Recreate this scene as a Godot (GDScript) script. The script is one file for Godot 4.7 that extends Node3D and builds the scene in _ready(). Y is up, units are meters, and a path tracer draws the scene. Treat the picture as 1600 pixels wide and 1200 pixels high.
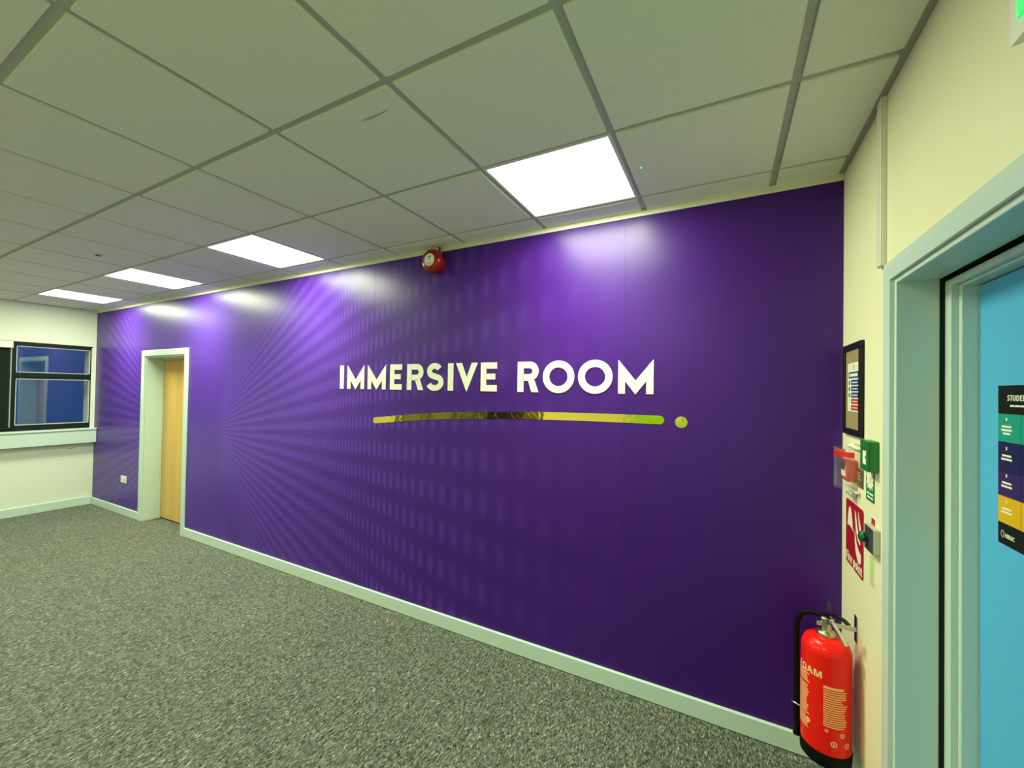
extends Node3D
# A purple feature wall with white lettering in an office-like room, built in metres, y up.
# The purple wall is the plane z = 0, the right-hand wall the plane x = 0, the window wall x = LEFT.

const LEFT := -8.25
const FRONT := 5.2
const CEIL := 2.703
const FLOOR := 0.008

var pen := Transform3D()          # every vertex goes through this before it is stored
var M := {}                       # materials
var used := {}                    # names given so far


func _ready() -> void:
	# ---------------------------------------------------------------- camera
	var cam := Camera3D.new()
	cam.name = "camera"
	cam.projection = Camera3D.PROJECTION_FRUSTUM
	cam.near = 0.05
	cam.far = 60.0
	cam.size = cam.near * 1200.0 / 639.33
	cam.frustum_offset = Vector2(0.01073, 0.00303) * cam.near
	cam.transform = Transform3D(Basis(Vector3(0.88364, 0.01651, -0.46788), Vector3(-0.0084, 0.99978, 0.01943), Vector3(0.46809, -0.01324, 0.88358)).orthonormalized(), Vector3(-0.47706, 1.67604, 2.3583))
	add_child(cam)
	cam.current = true
	# ---------------------------------------------------------------- sky: dusk outside the window
	var env := Environment.new()
	env.background_mode = Environment.BG_COLOR
	env.background_color = Color(0.0, 0.042, 0.135).linear_to_srgb()
	env.tonemap_mode = Environment.TONE_MAPPER_LINEAR
	env.tonemap_exposure = 1.22
	env.sdfgi_enabled = true
	env.ssao_enabled = true
	env.ssil_enabled = true
	var we := WorldEnvironment.new()
	we.name = "world"
	we.environment = env
	add_child(we)
	# ---------------------------------------------------------------- the room's lamps: square ceiling panels
	make_materials()
	ceiling_lights(2.55, 2.6, lin(0.90, 1.0, 0.64))
	exit_sign()
	# ---------------------------------------------------------------- structure
	build_floor()
	build_ceiling()
	build_back_wall()
	build_left_wall()
	build_right_wall()
	build_front_wall()
	build_oak_door()
	build_blue_door()
	build_window()
	build_skirting()
	# ---------------------------------------------------------------- things
	lettering()
	gold_strip()
	sounder()
	extinguisher()
	framed_notice()
	call_point()
	fire_point_sign()
	green_box()
	green_sign()
	exit_button()
	stickers()
	trunking()
	door_poster()
	socket()
	roller_blind()
	small_ceiling_things()


# ==================================================================== naming and metadata
func lin(r: float, g: float, b: float) -> Color:
	return Color(r, g, b).linear_to_srgb()


func numbered(called: String) -> String:
	var n: int = used.get(called, 0)
	used[called] = n + 1
	return called if n == 0 else "%s_%03d" % [called, n]


func tag(o: Node3D, label: String, category: String, group := "", kind := "") -> Node3D:
	o.set_meta("label", label)
	o.set_meta("category", category)
	if group:
		o.set_meta("group", group)
	if kind:
		o.set_meta("kind", kind)
	return o


func thing(called: String, label: String, category: String, at := Vector3.ZERO, turn := 0.0, group := "") -> Node3D:
	var o := Node3D.new()
	o.name = numbered(called)
	add_child(o)
	o.position = at
	o.rotation.y = turn
	tag(o, label, category, group)
	return o


func struct(called: String, label: String, category: String) -> Node3D:
	var o := Node3D.new()
	o.name = called
	add_child(o)
	tag(o, label, category, "", "structure")
	return o


func part(called: String, st: SurfaceTool, m: Material, parent: Node) -> MeshInstance3D:
	return place(called, st.commit(), m, parent)


func place(called: String, mesh: Mesh, m: Material, parent: Node, at := Transform3D()) -> MeshInstance3D:
	var o := MeshInstance3D.new()
	o.mesh = mesh
	o.material_override = m
	var n := 0
	var nm := called
	while parent.has_node(NodePath(nm)):
		n += 1
		nm = "%s_%03d" % [called, n]
	o.name = nm
	o.transform = at
	o.cast_shadow = GeometryInstance3D.SHADOW_CASTING_SETTING_ON
	parent.add_child(o, true)
	return o


# ==================================================================== shapes
func mb() -> SurfaceTool:
	pen = Transform3D()
	var st := SurfaceTool.new()
	st.begin(Mesh.PRIMITIVE_TRIANGLES)
	return st


func vert(st: SurfaceTool, p: Vector3, n: Vector3, uv := Vector2.ZERO) -> void:
	st.set_normal((pen.basis * n).normalized())
	st.set_uv(uv)
	st.add_vertex(pen * p)


func tri(st: SurfaceTool, a: Vector3, b: Vector3, c: Vector3, na: Vector3, nb: Vector3, nc: Vector3, ua := Vector2.ZERO, ub := Vector2.ZERO, uc := Vector2.ZERO) -> void:
	if (b - a).cross(c - a).dot(na + nb + nc) > 0.0:
		vert(st, a, na, ua)
		vert(st, c, nc, uc)
		vert(st, b, nb, ub)
	else:
		vert(st, a, na, ua)
		vert(st, b, nb, ub)
		vert(st, c, nc, uc)


func quad(st: SurfaceTool, a: Vector3, b: Vector3, c: Vector3, d: Vector3, n: Vector3, uv: Array = []) -> void:
	var t: Array = uv if uv.size() == 4 else [Vector2.ZERO, Vector2(1, 0), Vector2(1, 1), Vector2(0, 1)]
	tri(st, a, b, c, n, n, n, t[0], t[1], t[2])
	tri(st, a, c, d, n, n, n, t[0], t[2], t[3])


# a box from lo to hi with chamfered edges
func box(st: SurfaceTool, lo: Vector3, hi: Vector3, bev := 0.0) -> void:
	var c := (lo + hi) / 2.0
	var h := (hi - lo) / 2.0
	var b := minf(bev, minf(h.x, minf(h.y, h.z)) * 0.9)
	for ax in 3:
		var u := (ax + 1) % 3
		var v := (ax + 2) % 3
		for s in [-1.0, 1.0]:
			var n := Vector3.ZERO
			n[ax] = s
			var p: Array = []
			for k in [[-1, -1], [1, -1], [1, 1], [-1, 1]]:
				var q := Vector3.ZERO
				q[ax] = s * h[ax]
				q[u] = k[0] * (h[u] - b)
				q[v] = k[1] * (h[v] - b)
				p.append(c + q)
			quad(st, p[0], p[1], p[2], p[3], n, [Vector2(p[0][u], p[0][v]), Vector2(p[1][u], p[1][v]), Vector2(p[2][u], p[2][v]), Vector2(p[3][u], p[3][v])])
	if b <= 0.0:
		return
	for ax in 3:                                  # the twelve edges run along ax
		var u := (ax + 1) % 3
		var v := (ax + 2) % 3
		for su in [-1.0, 1.0]:
			for sv in [-1.0, 1.0]:
				var n := Vector3.ZERO
				n[u] = su
				n[v] = sv
				var p: Array = []
				for k in [[-1, 0], [1, 0], [1, 1], [-1, 1]]:
					var q := Vector3.ZERO
					q[ax] = k[0] * (h[ax] - b)
					q[u] = su * (h[u] - (b if k[1] == 1 else 0.0))
					q[v] = sv * (h[v] - (0.0 if k[1] == 1 else b))
					p.append(c + q)
				quad(st, p[0], p[1], p[2], p[3], n.normalized())
	for sx in [-1.0, 1.0]:
		for sy in [-1.0, 1.0]:
			for sz in [-1.0, 1.0]:
				var s := Vector3(sx, sy, sz)
				var n := s.normalized()
				tri(st, c + s * Vector3(h.x, h.y - b, h.z - b), c + s * Vector3(h.x - b, h.y, h.z - b), c + s * Vector3(h.x - b, h.y - b, h.z), n, n, n)


# a polygon in the xy plane, from z0 to z1
func prism(st: SurfaceTool, poly: PackedVector2Array, z0: float, z1: float) -> void:
	var ix := Geometry2D.triangulate_polygon(poly)
	for i in range(0, ix.size(), 3):
		for s in [0, 1]:
			var z: float = z1 if s else z0
			var n := Vector3(0, 0, 1 if s else -1)
			var a := poly[ix[i]]
			var b := poly[ix[i + 1]]
			var c := poly[ix[i + 2]]
			tri(st, Vector3(a.x, a.y, z), Vector3(b.x, b.y, z), Vector3(c.x, c.y, z), n, n, n, a, b, c)
	var turn := -1.0 if Geometry2D.is_polygon_clockwise(poly) else 1.0
	for i in poly.size():
		var a := poly[i]
		var b := poly[(i + 1) % poly.size()]
		var d := (b - a).normalized()
		var n := Vector3(d.y, -d.x, 0) * turn
		quad(st, Vector3(a.x, a.y, z0), Vector3(b.x, b.y, z0), Vector3(b.x, b.y, z1), Vector3(a.x, a.y, z1), n)


# a band of constant width along a path in the xy plane, from z0 to z1
func ribbon(st: SurfaceTool, path: PackedVector2Array, w: float, z0: float, z1: float, closed := false) -> void:
	var n := path.size()
	var L: Array = []
	var R: Array = []
	for i in n:
		var a := path[(i - 1 + n) % n] if closed or i > 0 else path[i]
		var b := path[(i + 1) % n] if closed or i < n - 1 else path[i]
		var d := (b - a).normalized()
		var o := Vector2(-d.y, d.x) * w / 2.0
		L.append(path[i] + o)
		R.append(path[i] - o)
	for i in (n if closed else n - 1):
		var j := (i + 1) % n
		var l0: Vector2 = L[i]
		var l1: Vector2 = L[j]
		var r0: Vector2 = R[i]
		var r1: Vector2 = R[j]
		quad(st, v3(l0, z1), v3(l1, z1), v3(r1, z1), v3(r0, z1), Vector3(0, 0, 1))
		quad(st, v3(l0, z0), v3(l1, z0), v3(r1, z0), v3(r0, z0), Vector3(0, 0, -1))
		var o := l0 - r0
		quad(st, v3(l0, z0), v3(l1, z0), v3(l1, z1), v3(l0, z1), Vector3(o.x, o.y, 0).normalized())
		quad(st, v3(r0, z0), v3(r1, z0), v3(r1, z1), v3(r0, z1), -Vector3(o.x, o.y, 0).normalized())
	if not closed:
		for e in [0, n - 1]:
			var l: Vector2 = L[e]
			var r: Vector2 = R[e]
			var d: Vector2 = (path[1] - path[0]) * -1.0 if e == 0 else path[n - 1] - path[n - 2]
			quad(st, v3(l, z0), v3(r, z0), v3(r, z1), v3(l, z1), Vector3(d.x, d.y, 0).normalized())


func v3(p: Vector2, z: float) -> Vector3:
	return Vector3(p.x, p.y, z)


# a profile of (radius, height) turned about the y axis
func lathe(st: SurfaceTool, prof: Array, segs := 40) -> void:
	for i in prof.size() - 1:
		var a: Vector2 = prof[i]
		var b: Vector2 = prof[i + 1]
		if a.is_equal_approx(b):
			continue
		var d := (b - a).normalized()
		var n0 := Vector2(d.y, -d.x)
		var na := n0
		var nb := n0
		if i > 0:
			var e: Vector2 = (a - (prof[i - 1] as Vector2)).normalized()
			if e.dot(d) > 0.75:
				na = (n0 + Vector2(e.y, -e.x)).normalized()
		if i < prof.size() - 2:
			var e: Vector2 = ((prof[i + 2] as Vector2) - b).normalized()
			if e.dot(d) > 0.75:
				nb = (n0 + Vector2(e.y, -e.x)).normalized()
		for k in segs:
			var t0 := TAU * k / segs
			var t1 := TAU * (k + 1) / segs
			var c0 := Vector3(cos(t0), 0, sin(t0))
			var c1 := Vector3(cos(t1), 0, sin(t1))
			var up := Vector3.UP
			var A0 := c0 * a.x + up * a.y
			var A1 := c1 * a.x + up * a.y
			var B0 := c0 * b.x + up * b.y
			var B1 := c1 * b.x + up * b.y
			if b.x > 1e-6:
				tri(st, A0, B0, B1, c0 * na.x + up * na.y, c0 * nb.x + up * nb.y, c1 * nb.x + up * nb.y)
			if a.x > 1e-6:
				tri(st, A0, B1, A1, c0 * na.x + up * na.y, c1 * nb.x + up * nb.y, c1 * na.x + up * na.y)


func tube(st: SurfaceTool, pts: Array, r: float, segs := 12) -> void:
	var c := Curve3D.new()
	for i in pts.size():
		var p: Vector3 = pts[i]
		var t := Vector3.ZERO
		if i > 0 and i < pts.size() - 1:
			t = ((pts[i + 1] as Vector3) - (pts[i - 1] as Vector3)) / 6.0
		c.add_point(p, -t, t)
	c.bake_interval = maxf(r, 0.006)
	var b := c.get_baked_points()
	var side := Vector3.ZERO
	var rings: Array = []
	for i in b.size():
		var d := (b[mini(i + 1, b.size() - 1)] - b[maxi(i - 1, 0)]).normalized()
		if side == Vector3.ZERO:
			side = d.cross(Vector3.UP if absf(d.y) < 0.9 else Vector3.RIGHT).normalized()
		side = (side - d * side.dot(d)).normalized()
		var s2 := d.cross(side)
		var ring: Array = []
		for k in segs:
			ring.append(side * cos(TAU * k / segs) + s2 * sin(TAU * k / segs))
		rings.append(ring)
	for i in b.size() - 1:
		for k in segs:
			var j := (k + 1) % segs
			var n00: Vector3 = rings[i][k]
			var n01: Vector3 = rings[i][j]
			var n10: Vector3 = rings[i + 1][k]
			var n11: Vector3 = rings[i + 1][j]
			tri(st, b[i] + n00 * r, b[i + 1] + n10 * r, b[i + 1] + n11 * r, n00, n10, n11)
			tri(st, b[i] + n00 * r, b[i + 1] + n11 * r, b[i] + n01 * r, n00, n11, n01)
	for e in [0, b.size() - 1]:
		var d: Vector3 = (b[0] - b[1]).normalized() if e == 0 else (b[e] - b[e - 1]).normalized()
		for k in segs:
			var p0: Vector3 = rings[e][k]
			var p1: Vector3 = rings[e][(k + 1) % segs]
			tri(st, b[e], b[e] + p0 * r, b[e] + p1 * r, d, d, d)


func text_mesh(words: String, height: float, depth: float, bold := true) -> TextMesh:
	var f := SystemFont.new()
	f.font_names = PackedStringArray(["Droid Sans"])
	f.font_weight = 700 if bold else 400
	var t := TextMesh.new()
	t.text = words
	t.font = f
	t.font_size = 32
	t.pixel_size = height / 23.0
	t.depth = depth
	t.curve_step = 2.0
	return t


func oval(c: Vector2, rx: float, ry: float, n := 40, from := 0.0, to := 360.0) -> PackedVector2Array:
	var p := PackedVector2Array()
	var full := absf(to - from) >= 359.9
	for i in (n if full else n + 1):
		var a := deg_to_rad(lerpf(from, to, float(i) / n))
		p.append(c + Vector2(cos(a) * rx, sin(a) * ry))
	return p


# ==================================================================== materials
func mat(key: String, c: Color, rough := 0.6, metal := 0.0, spec := 0.5) -> StandardMaterial3D:
	var m := StandardMaterial3D.new()
	m.resource_name = key
	m.albedo_color = c
	m.roughness = rough
	m.metallic = metal
	m.metallic_specular = spec
	M[key] = m
	return m


func noise(freq: float, size := 512, type := FastNoiseLite.TYPE_SIMPLEX_SMOOTH, sd := 3, normal := false, strength := 4.0) -> NoiseTexture2D:
	var f := FastNoiseLite.new()
	f.noise_type = type
	f.frequency = freq
	f.seed = sd
	f.fractal_octaves = 3
	var t := NoiseTexture2D.new()
	t.width = size
	t.height = size
	t.seamless = true
	t.noise = f
	t.as_normal_map = normal
	t.bump_strength = strength
	return t


func world_map(m: StandardMaterial3D, per_metre: float) -> void:
	m.uv1_triplanar = true
	m.uv1_world_triplanar = true
	m.uv1_scale = Vector3.ONE * per_metre


func ramp(a: Color, b: Color, p0 := 0.0, p1 := 1.0) -> Gradient:
	var g := Gradient.new()
	g.offsets = PackedFloat32Array([p0, p1])
	g.colors = PackedColorArray([a, b])
	return g


func make_materials() -> void:
	var m: StandardMaterial3D
	var stipple := noise(0.09, 512, FastNoiseLite.TYPE_SIMPLEX_SMOOTH, 5, true, 3.0)
	m = mat("cream_paint", lin(0.84, 0.80, 0.53), 0.55)
	m.normal_enabled = true
	m.normal_texture = stipple
	m.normal_scale = 0.12
	world_map(m, 2.5)
	m = mat("white_paint", lin(0.77, 0.80, 0.70), 0.6)
	m.normal_enabled = true
	m.normal_texture = stipple
	m.normal_scale = 0.12
	world_map(m, 2.5)
	mat("grey_paint", lin(0.58, 0.71, 0.66), 0.32)
	mat("trim_cream", lin(0.74, 0.72, 0.60), 0.4)
	mat("plain_purple", lin(0.06, 0.012, 0.19), 0.4)
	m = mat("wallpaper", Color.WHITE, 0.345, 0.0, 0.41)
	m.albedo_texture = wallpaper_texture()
	m.normal_enabled = true
	m.normal_texture = noise(0.02, 512, FastNoiseLite.TYPE_SIMPLEX_SMOOTH, 11, true, 2.0)
	m.normal_scale = 0.05
	m.uv1_scale = Vector3.ONE
	m = mat("carpet", Color.WHITE, 0.95, 0.0, 0.2)
	var ct := carpet_texture()
	m.albedo_texture = ct
	m.heightmap_enabled = true
	m.heightmap_texture = ct
	m.heightmap_scale = 0.35
	m.rim_enabled = true
	m.rim = 0.25
	m = mat("tile", lin(0.90, 0.92, 0.81), 0.9, 0.0, 0.25)
	var tn := noise(0.12, 512, FastNoiseLite.TYPE_SIMPLEX_SMOOTH, 7)
	tn.color_ramp = ramp(Color(0.965, 0.965, 0.965), Color(1, 1, 1), 0.25, 0.7)
	m.albedo_texture = tn
	world_map(m, 2.2)
	mat("tee", lin(0.46, 0.48, 0.44), 0.45)
	mat("angle_trim", lin(0.36, 0.37, 0.29), 0.5)
	mat("slab", lin(0.3, 0.3, 0.3), 0.9)
	mat("light_frame", lin(0.75, 0.75, 0.72), 0.4)
	m = mat("diffuser", Color.WHITE, 0.5)
	m.emission_enabled = true
	m.emission = lin(0.98, 1.0, 0.86)
	m.emission_energy_multiplier = 2.5
	m = mat("exit_green", lin(0.01, 0.3, 0.08), 0.4)
	m.emission_enabled = true
	m.emission = lin(0.0, 0.85, 0.12)
	m.emission_energy_multiplier = 1.0
	m = mat("green_led", lin(0.05, 0.8, 0.3), 0.3)
	m.emission_enabled = true
	m.emission = lin(0.05, 0.9, 0.4)
	m.emission_energy_multiplier = 1.3
	m = mat("oak", Color.WHITE, 0.42)
	m.albedo_texture = oak_texture()
	m.uv1_scale = Vector3(1.0, 0.48, 1.0)
	mat("blue_paint", lin(0.075, 0.43, 0.78), 0.38)
	mat("lime_paint", lin(0.36, 0.74, 0.06), 0.4)
	m = mat("gold", lin(0.93, 0.76, 0.17), 0.07, 1.0)
	m.normal_enabled = true
	m.normal_texture = noise(0.012, 512, FastNoiseLite.TYPE_SIMPLEX_SMOOTH, 21, true, 6.0)
	m.normal_scale = 0.10
	world_map(m, 1.4)
	mat("letter_white", lin(0.86, 0.86, 0.74), 0.45)
	mat("window_frame", lin(0.010, 0.014, 0.012), 0.5, 0.0, 0.25)
	mat("bead_glint", lin(0.55, 0.6, 0.58), 0.35)  # pale tone stands in for light glinting on the bead edges
	m = mat("coated_glass", Color(0.93, 0.95, 0.96, 0.20), 0.03, 1.0)
	m.transparency = BaseMaterial3D.TRANSPARENCY_ALPHA
	var plain := Image.create(4, 4, false, Image.FORMAT_RGB8)
	plain.fill(Color.WHITE)
	m.albedo_texture = ImageTexture.create_from_image(plain)
	mat("night_glass", lin(0.22, 0.26, 0.18), 0.08, 1.0)
	m = mat("blind_cloth", lin(0.012, 0.018, 0.015), 0.85, 0.0, 0.2)
	mat("white_plastic", lin(0.80, 0.80, 0.72), 0.35)
	mat("grey_plastic", lin(0.45, 0.47, 0.42), 0.4)
	mat("dark_plastic", lin(0.03, 0.035, 0.04), 0.35)
	mat("black_plastic", lin(0.006, 0.006, 0.007), 0.35, 0.0, 0.35)
	mat("red_plastic", lin(0.30, 0.006, 0.005), 0.22)
	m = mat("red_enamel", lin(0.86, 0.010, 0.004), 0.3, 0.0, 0.35)
	m.clearcoat_enabled = true
	m.clearcoat = 0.12
	m.clearcoat_roughness = 0.1
	mat("red_sign", lin(0.42, 0.004, 0.012), 0.4)
	mat("green_plastic", lin(0.004, 0.16, 0.03), 0.35)
	mat("green_sign", lin(0.008, 0.20, 0.06), 0.4)
	mat("sign_white", lin(0.85, 0.85, 0.68), 0.5)
	mat("label_ink", lin(0.88, 0.52, 0.20), 0.5)
	mat("warm_ink", lin(0.90, 0.72, 0.36), 0.5)
	mat("call_red", lin(0.62, 0.02, 0.012), 0.3)
	mat("chrome", lin(0.62, 0.60, 0.52), 0.22, 1.0)
	mat("brass", lin(0.55, 0.50, 0.34), 0.3, 1.0)
	mat("gap_shade_grey", lin(0.022, 0.036, 0.028), 0.7, 0.0, 0.25)  # dark tone for the shade inside the blue door frame gap
	mat("black_rubber", lin(0.005, 0.005, 0.005), 0.6, 0.0, 0.22)
	mat("tan_card", lin(0.34, 0.24, 0.11), 0.7)
	mat("paper", lin(0.80, 0.78, 0.62), 0.6)
	mat("blue_ink", lin(0.03, 0.07, 0.26), 0.5, 0.0, 0.22)
	mat("red_ink", lin(0.50, 0.03, 0.03), 0.5, 0.0, 0.22)
	mat("grey_ink", lin(0.28, 0.28, 0.26), 0.6)
	mat("teal_ink", lin(0.015, 0.30, 0.24), 0.5, 0.0, 0.22)
	mat("navy_ink", lin(0.014, 0.012, 0.085), 0.5, 0.0, 0.22)
	mat("violet_ink", lin(0.042, 0.014, 0.13), 0.5, 0.0, 0.22)
	mat("amber_ink", lin(0.70, 0.40, 0.01), 0.5, 0.0, 0.22)
	mat("black_ink", lin(0.006, 0.006, 0.006), 0.5, 0.0, 0.22)
	mat("lime_ink", lin(0.35, 0.60, 0.12), 0.5)
	mat("orange_ink", lin(0.70, 0.42, 0.18), 0.5)
	mat("scuff", lin(0.46, 0.47, 0.40), 0.9)
	m = mat("clear_cover", Color(0.9, 0.9, 0.9, 0.015), 0.03)
	m.transparency = BaseMaterial3D.TRANSPARENCY_ALPHA


# The wallpaper: a printed burst of dot rows; the base fades from violet round its middle to deep indigo.
func wallpaper_texture() -> ImageTexture:
	var w := 2048
	var h := 672
	var data := PackedByteArray()
	data.resize(w * h * 3)
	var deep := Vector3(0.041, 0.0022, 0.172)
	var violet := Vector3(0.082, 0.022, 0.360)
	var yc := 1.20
	var drops := [1.0, 1.03, 0.98, 1.02, 1.0]
	var cols: Array = []
	for i in w:
		var x := LEFT + (i + 0.5) / w * -LEFT
		var t := 0.0
		if x > -5.09:
			t = x + 5.30
		elif x < -6.2:
			t = -(x + 6.05)
		var amp := 0.0
		var spacing := 1.0
		var dot := 1.0
		if t > 0.05:
			spacing = 0.083 * (t + 0.13)
			amp = smoothstep(0.12, 0.3, t) * (1.0 - smoothstep(2.0, 4.6, t))
			var k := 1.8 * 1.8 * 1.4 / 0.05 * -pow(t / 1.8, -1.4) / 1.4 / 1.4
			var c := 0.5 + 0.5 * cos(TAU * k)
			dot = lerpf(0.62, pow(c, 1.5) * 1.1, smoothstep(0.9, 2.2, t))
		cols.append([t, spacing, amp, dot, drops[clampi(int(-(x + 0.98) / 1.95) + 1 if x < -0.98 else 0, 0, 4)], x])
	for j in h:
		var y := (1.0 - (j + 0.5) / h) * CEIL
		var at := j * w * 3
		for i in w:
			var c: Array = cols[i]
			var v := 0.0
			if c[2] > 0.0:
				var q: float = (y - yc) / c[1]
				var edge: float = 1.0 - clampf((absf(q) - 9.0) / 8.0, 0.0, 1.0)
				v = c[2] * c[3] * edge * smoothstep(-0.9, 0.9, cos(TAU * q))
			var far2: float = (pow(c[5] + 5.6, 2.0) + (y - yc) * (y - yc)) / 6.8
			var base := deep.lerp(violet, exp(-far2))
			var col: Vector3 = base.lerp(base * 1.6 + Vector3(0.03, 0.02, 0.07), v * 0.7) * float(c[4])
			data[at] = int(255.0 * pow(col.x, 0.4545) + 0.5)
			data[at + 1] = int(255.0 * pow(col.y, 0.4545) + 0.5)
			data[at + 2] = int(255.0 * pow(col.z, 0.4545) + 0.5)
			at += 3
	return ImageTexture.create_from_image(Image.create_from_data(w, h, false, Image.FORMAT_RGB8, data))


# Carpet: short flecks of grey yarn, lying mostly along the room's z direction.
func carpet_texture() -> ImageTexture:
	var s := 1024
	var im := Image.create(s, s, false, Image.FORMAT_RGB8)
	im.fill(Color(0.30, 0.31, 0.28))
	var r := RandomNumberGenerator.new()
	r.seed = 77
	for i in 60000:
		var v := clampf(0.372 + r.randfn() * 0.118, 0.11, 0.82)
		var warm := r.randf_range(-0.012, 0.012)
		var c := Color(v + warm - 0.008, v + 0.008, v - 0.030 - warm)
		var wd := r.randi_range(2, 5)
		var ln := r.randi_range(6, 15)
		var px := r.randi_range(0, s - 1)
		var py := r.randi_range(0, s - 1)
		for ox in [0, -s]:
			for oy in [0, -s]:
				if (ox == 0 or px + wd > s) and (oy == 0 or py + ln > s):
					im.fill_rect(Rect2i(px + ox, py + oy, wd, ln), c)
	return ImageTexture.create_from_image(im)


func oak_texture() -> ImageTexture:
	var w := 256
	var h := 512
	var im := Image.create(w, h, false, Image.FORMAT_RGB8)
	var f := FastNoiseLite.new()
	f.seed = 4
	f.frequency = 0.03
	f.fractal_octaves = 4
	for i in w:
		for j in h:
			var n := f.get_noise_2d(i * 0.35, j * 0.03) * 0.7 + f.get_noise_2d(i * 2.5 + 900.0, j * 0.10) * 0.18
			var k := clampf(0.5 + n, 0.0, 1.0)
			var c := Vector3(0.58, 0.33, 0.085).lerp(Vector3(0.72, 0.46, 0.125), k)
			im.set_pixel(i, j, lin(c.x, c.y, c.z))
	return ImageTexture.create_from_image(im)


# ==================================================================== lamps
func col_edge(k: int) -> float:
	return -0.279 - 0.6 * k


func row_edge(j: int) -> float:
	return 0.165 + 0.6 * j


const LIGHT_COLS := [1, 5, 8, 11]
const LIGHT_ROWS := [0, 5]


func ceiling_lights(energy: float, down: float, colour: Color) -> void:
	var where := ["square ceiling light panel nearest the right wall, in front of the word ROOM", "square ceiling light panel second from the right, left of the red sounder", "third square ceiling light panel from the right wall, second from the window wall", "square ceiling light panel nearest the window wall, farthest of the row"]
	var behind := ["square ceiling light panel in the row behind the viewpoint, nearest the blue door", "square ceiling light panel in the row behind the viewpoint, second from the blue door", "square ceiling light panel in the row behind the viewpoint, second from the window wall", "square ceiling light panel in the row behind the viewpoint, nearest the window wall"]
	var proto: Node3D = null
	for j in LIGHT_ROWS:
		for n in LIGHT_COLS.size():
			var o: Node3D
			var label: String = where[n] if j == 0 else behind[n]
			var group := "light panels along the purple wall" if j == 0 else "light panels behind the viewpoint"
			if proto == null:
				o = thing("ceiling_light", label, "ceiling light", Vector3.ZERO, 0.0, group)
				var f := mb()
				for s in [-1.0, 1.0]:
					box(f, Vector3(minf(s * 0.295, s * 0.281), 0.0, -0.295), Vector3(maxf(s * 0.295, s * 0.281), 0.03, 0.295), 0.002)
					box(f, Vector3(-0.281, 0.0, minf(s * 0.295, s * 0.281)), Vector3(0.281, 0.03, maxf(s * 0.295, s * 0.281)), 0.002)
				part("frame", f, M.light_frame, o)
				var d := mb()
				box(d, Vector3(-0.281, 0.004, -0.281), Vector3(0.281, 0.012, 0.281))
				part("diffuser", d, M.diffuser, o)
				var l := AreaLight3D.new()
				l.name = "lamp"
				l.area_size = Vector2(0.55, 0.55)
				l.light_color = colour
				l.light_energy = energy
				l.shadow_enabled = true
				l.set("area_range", 20.0)
				l.position = Vector3(0, 0.001, 0)
				l.rotation.x = -PI / 2
				o.add_child(l)
				# the prism sheet of such a panel throws more light down than sideways
				var d2 := SpotLight3D.new()
				d2.name = "down_beam"
				d2.light_color = colour
				d2.light_energy = down
				d2.light_size = 0.2
				d2.spot_angle = 66.0
				d2.spot_angle_attenuation = 1.0
				d2.spot_range = 20.0
				d2.spot_attenuation = 2.0
				d2.shadow_enabled = true
				d2.position = Vector3(0, -0.004, 0)
				d2.rotation.x = -PI / 2
				o.add_child(d2)
				proto = o
			else:
				o = proto.duplicate()
				o.name = numbered("ceiling_light")
				add_child(o)
				tag(o, label, "ceiling light", group)
			o.position = Vector3(col_edge(LIGHT_COLS[n]) - 0.3, CEIL - 0.007, row_edge(j) + 0.3)


func exit_sign() -> void:
	var o := thing("exit_sign", "green lit emergency exit sign box high on the wall over the blue door", "exit sign", Vector3(0, 2.234, 1.42), -PI / 2)
	# local axes: x along the wall towards the viewer, y up, z out of the wall
	var b := mb()
	prism_zy(b, [Vector2(0, 0.02), Vector2(0.08, 0.0), Vector2(0.08, 0.17), Vector2(0, 0.17)], 0.0, 0.36)
	part("housing", b, M.white_plastic, o)
	var g := mb()
	box(g, Vector3(0.022, 0.028, 0.08), Vector3(0.338, 0.155, 0.083), 0.001)
	part("lit_panel", g, M.exit_green, o)
	var l := AreaLight3D.new()
	l.name = "lamp"
	l.area_size = Vector2(0.30, 0.12)
	l.light_color = Color(0.1, 1.0, 0.35)
	l.light_energy = 0.012
	l.shadow_enabled = true
	l.position = Vector3(0.18, 0.09, 0.085)
	l.rotation.y = PI
	o.add_child(l)


# a polygon given as (z, y), run along x
func prism_zy(st: SurfaceTool, p: Array, x0: float, x1: float) -> void:
	var old := pen
	pen = pen * Transform3D(Basis(Vector3(0, 0, 1), Vector3(0, 1, 0), Vector3(-1, 0, 0)), Vector3.ZERO)
	prism(st, PackedVector2Array(p), -x1, -x0)
	pen = old


# ==================================================================== structure
func build_floor() -> void:
	var s := struct("floor", "grey fleck carpet covering the whole floor", "floor")
	var st := mb()
	var a := Vector3(LEFT, FLOOR, -0.2)
	var b := Vector3(0.3, FLOOR, FRONT)
	var k := 1.0 / 1.25
	quad(st, a, Vector3(b.x, FLOOR, a.z), b, Vector3(a.x, FLOOR, b.z), Vector3.UP, [Vector2(a.x, a.z) * k, Vector2(b.x, a.z) * k, Vector2(b.x, b.z) * k, Vector2(a.x, b.z) * k])
	part("carpet", st, M.carpet, s)
	st = mb()
	box(st, Vector3(LEFT - 0.3, -0.2, -0.6), Vector3(0.6, FLOOR - 0.001, FRONT + 0.3))
	part("slab", st, M.slab, s)


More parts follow.
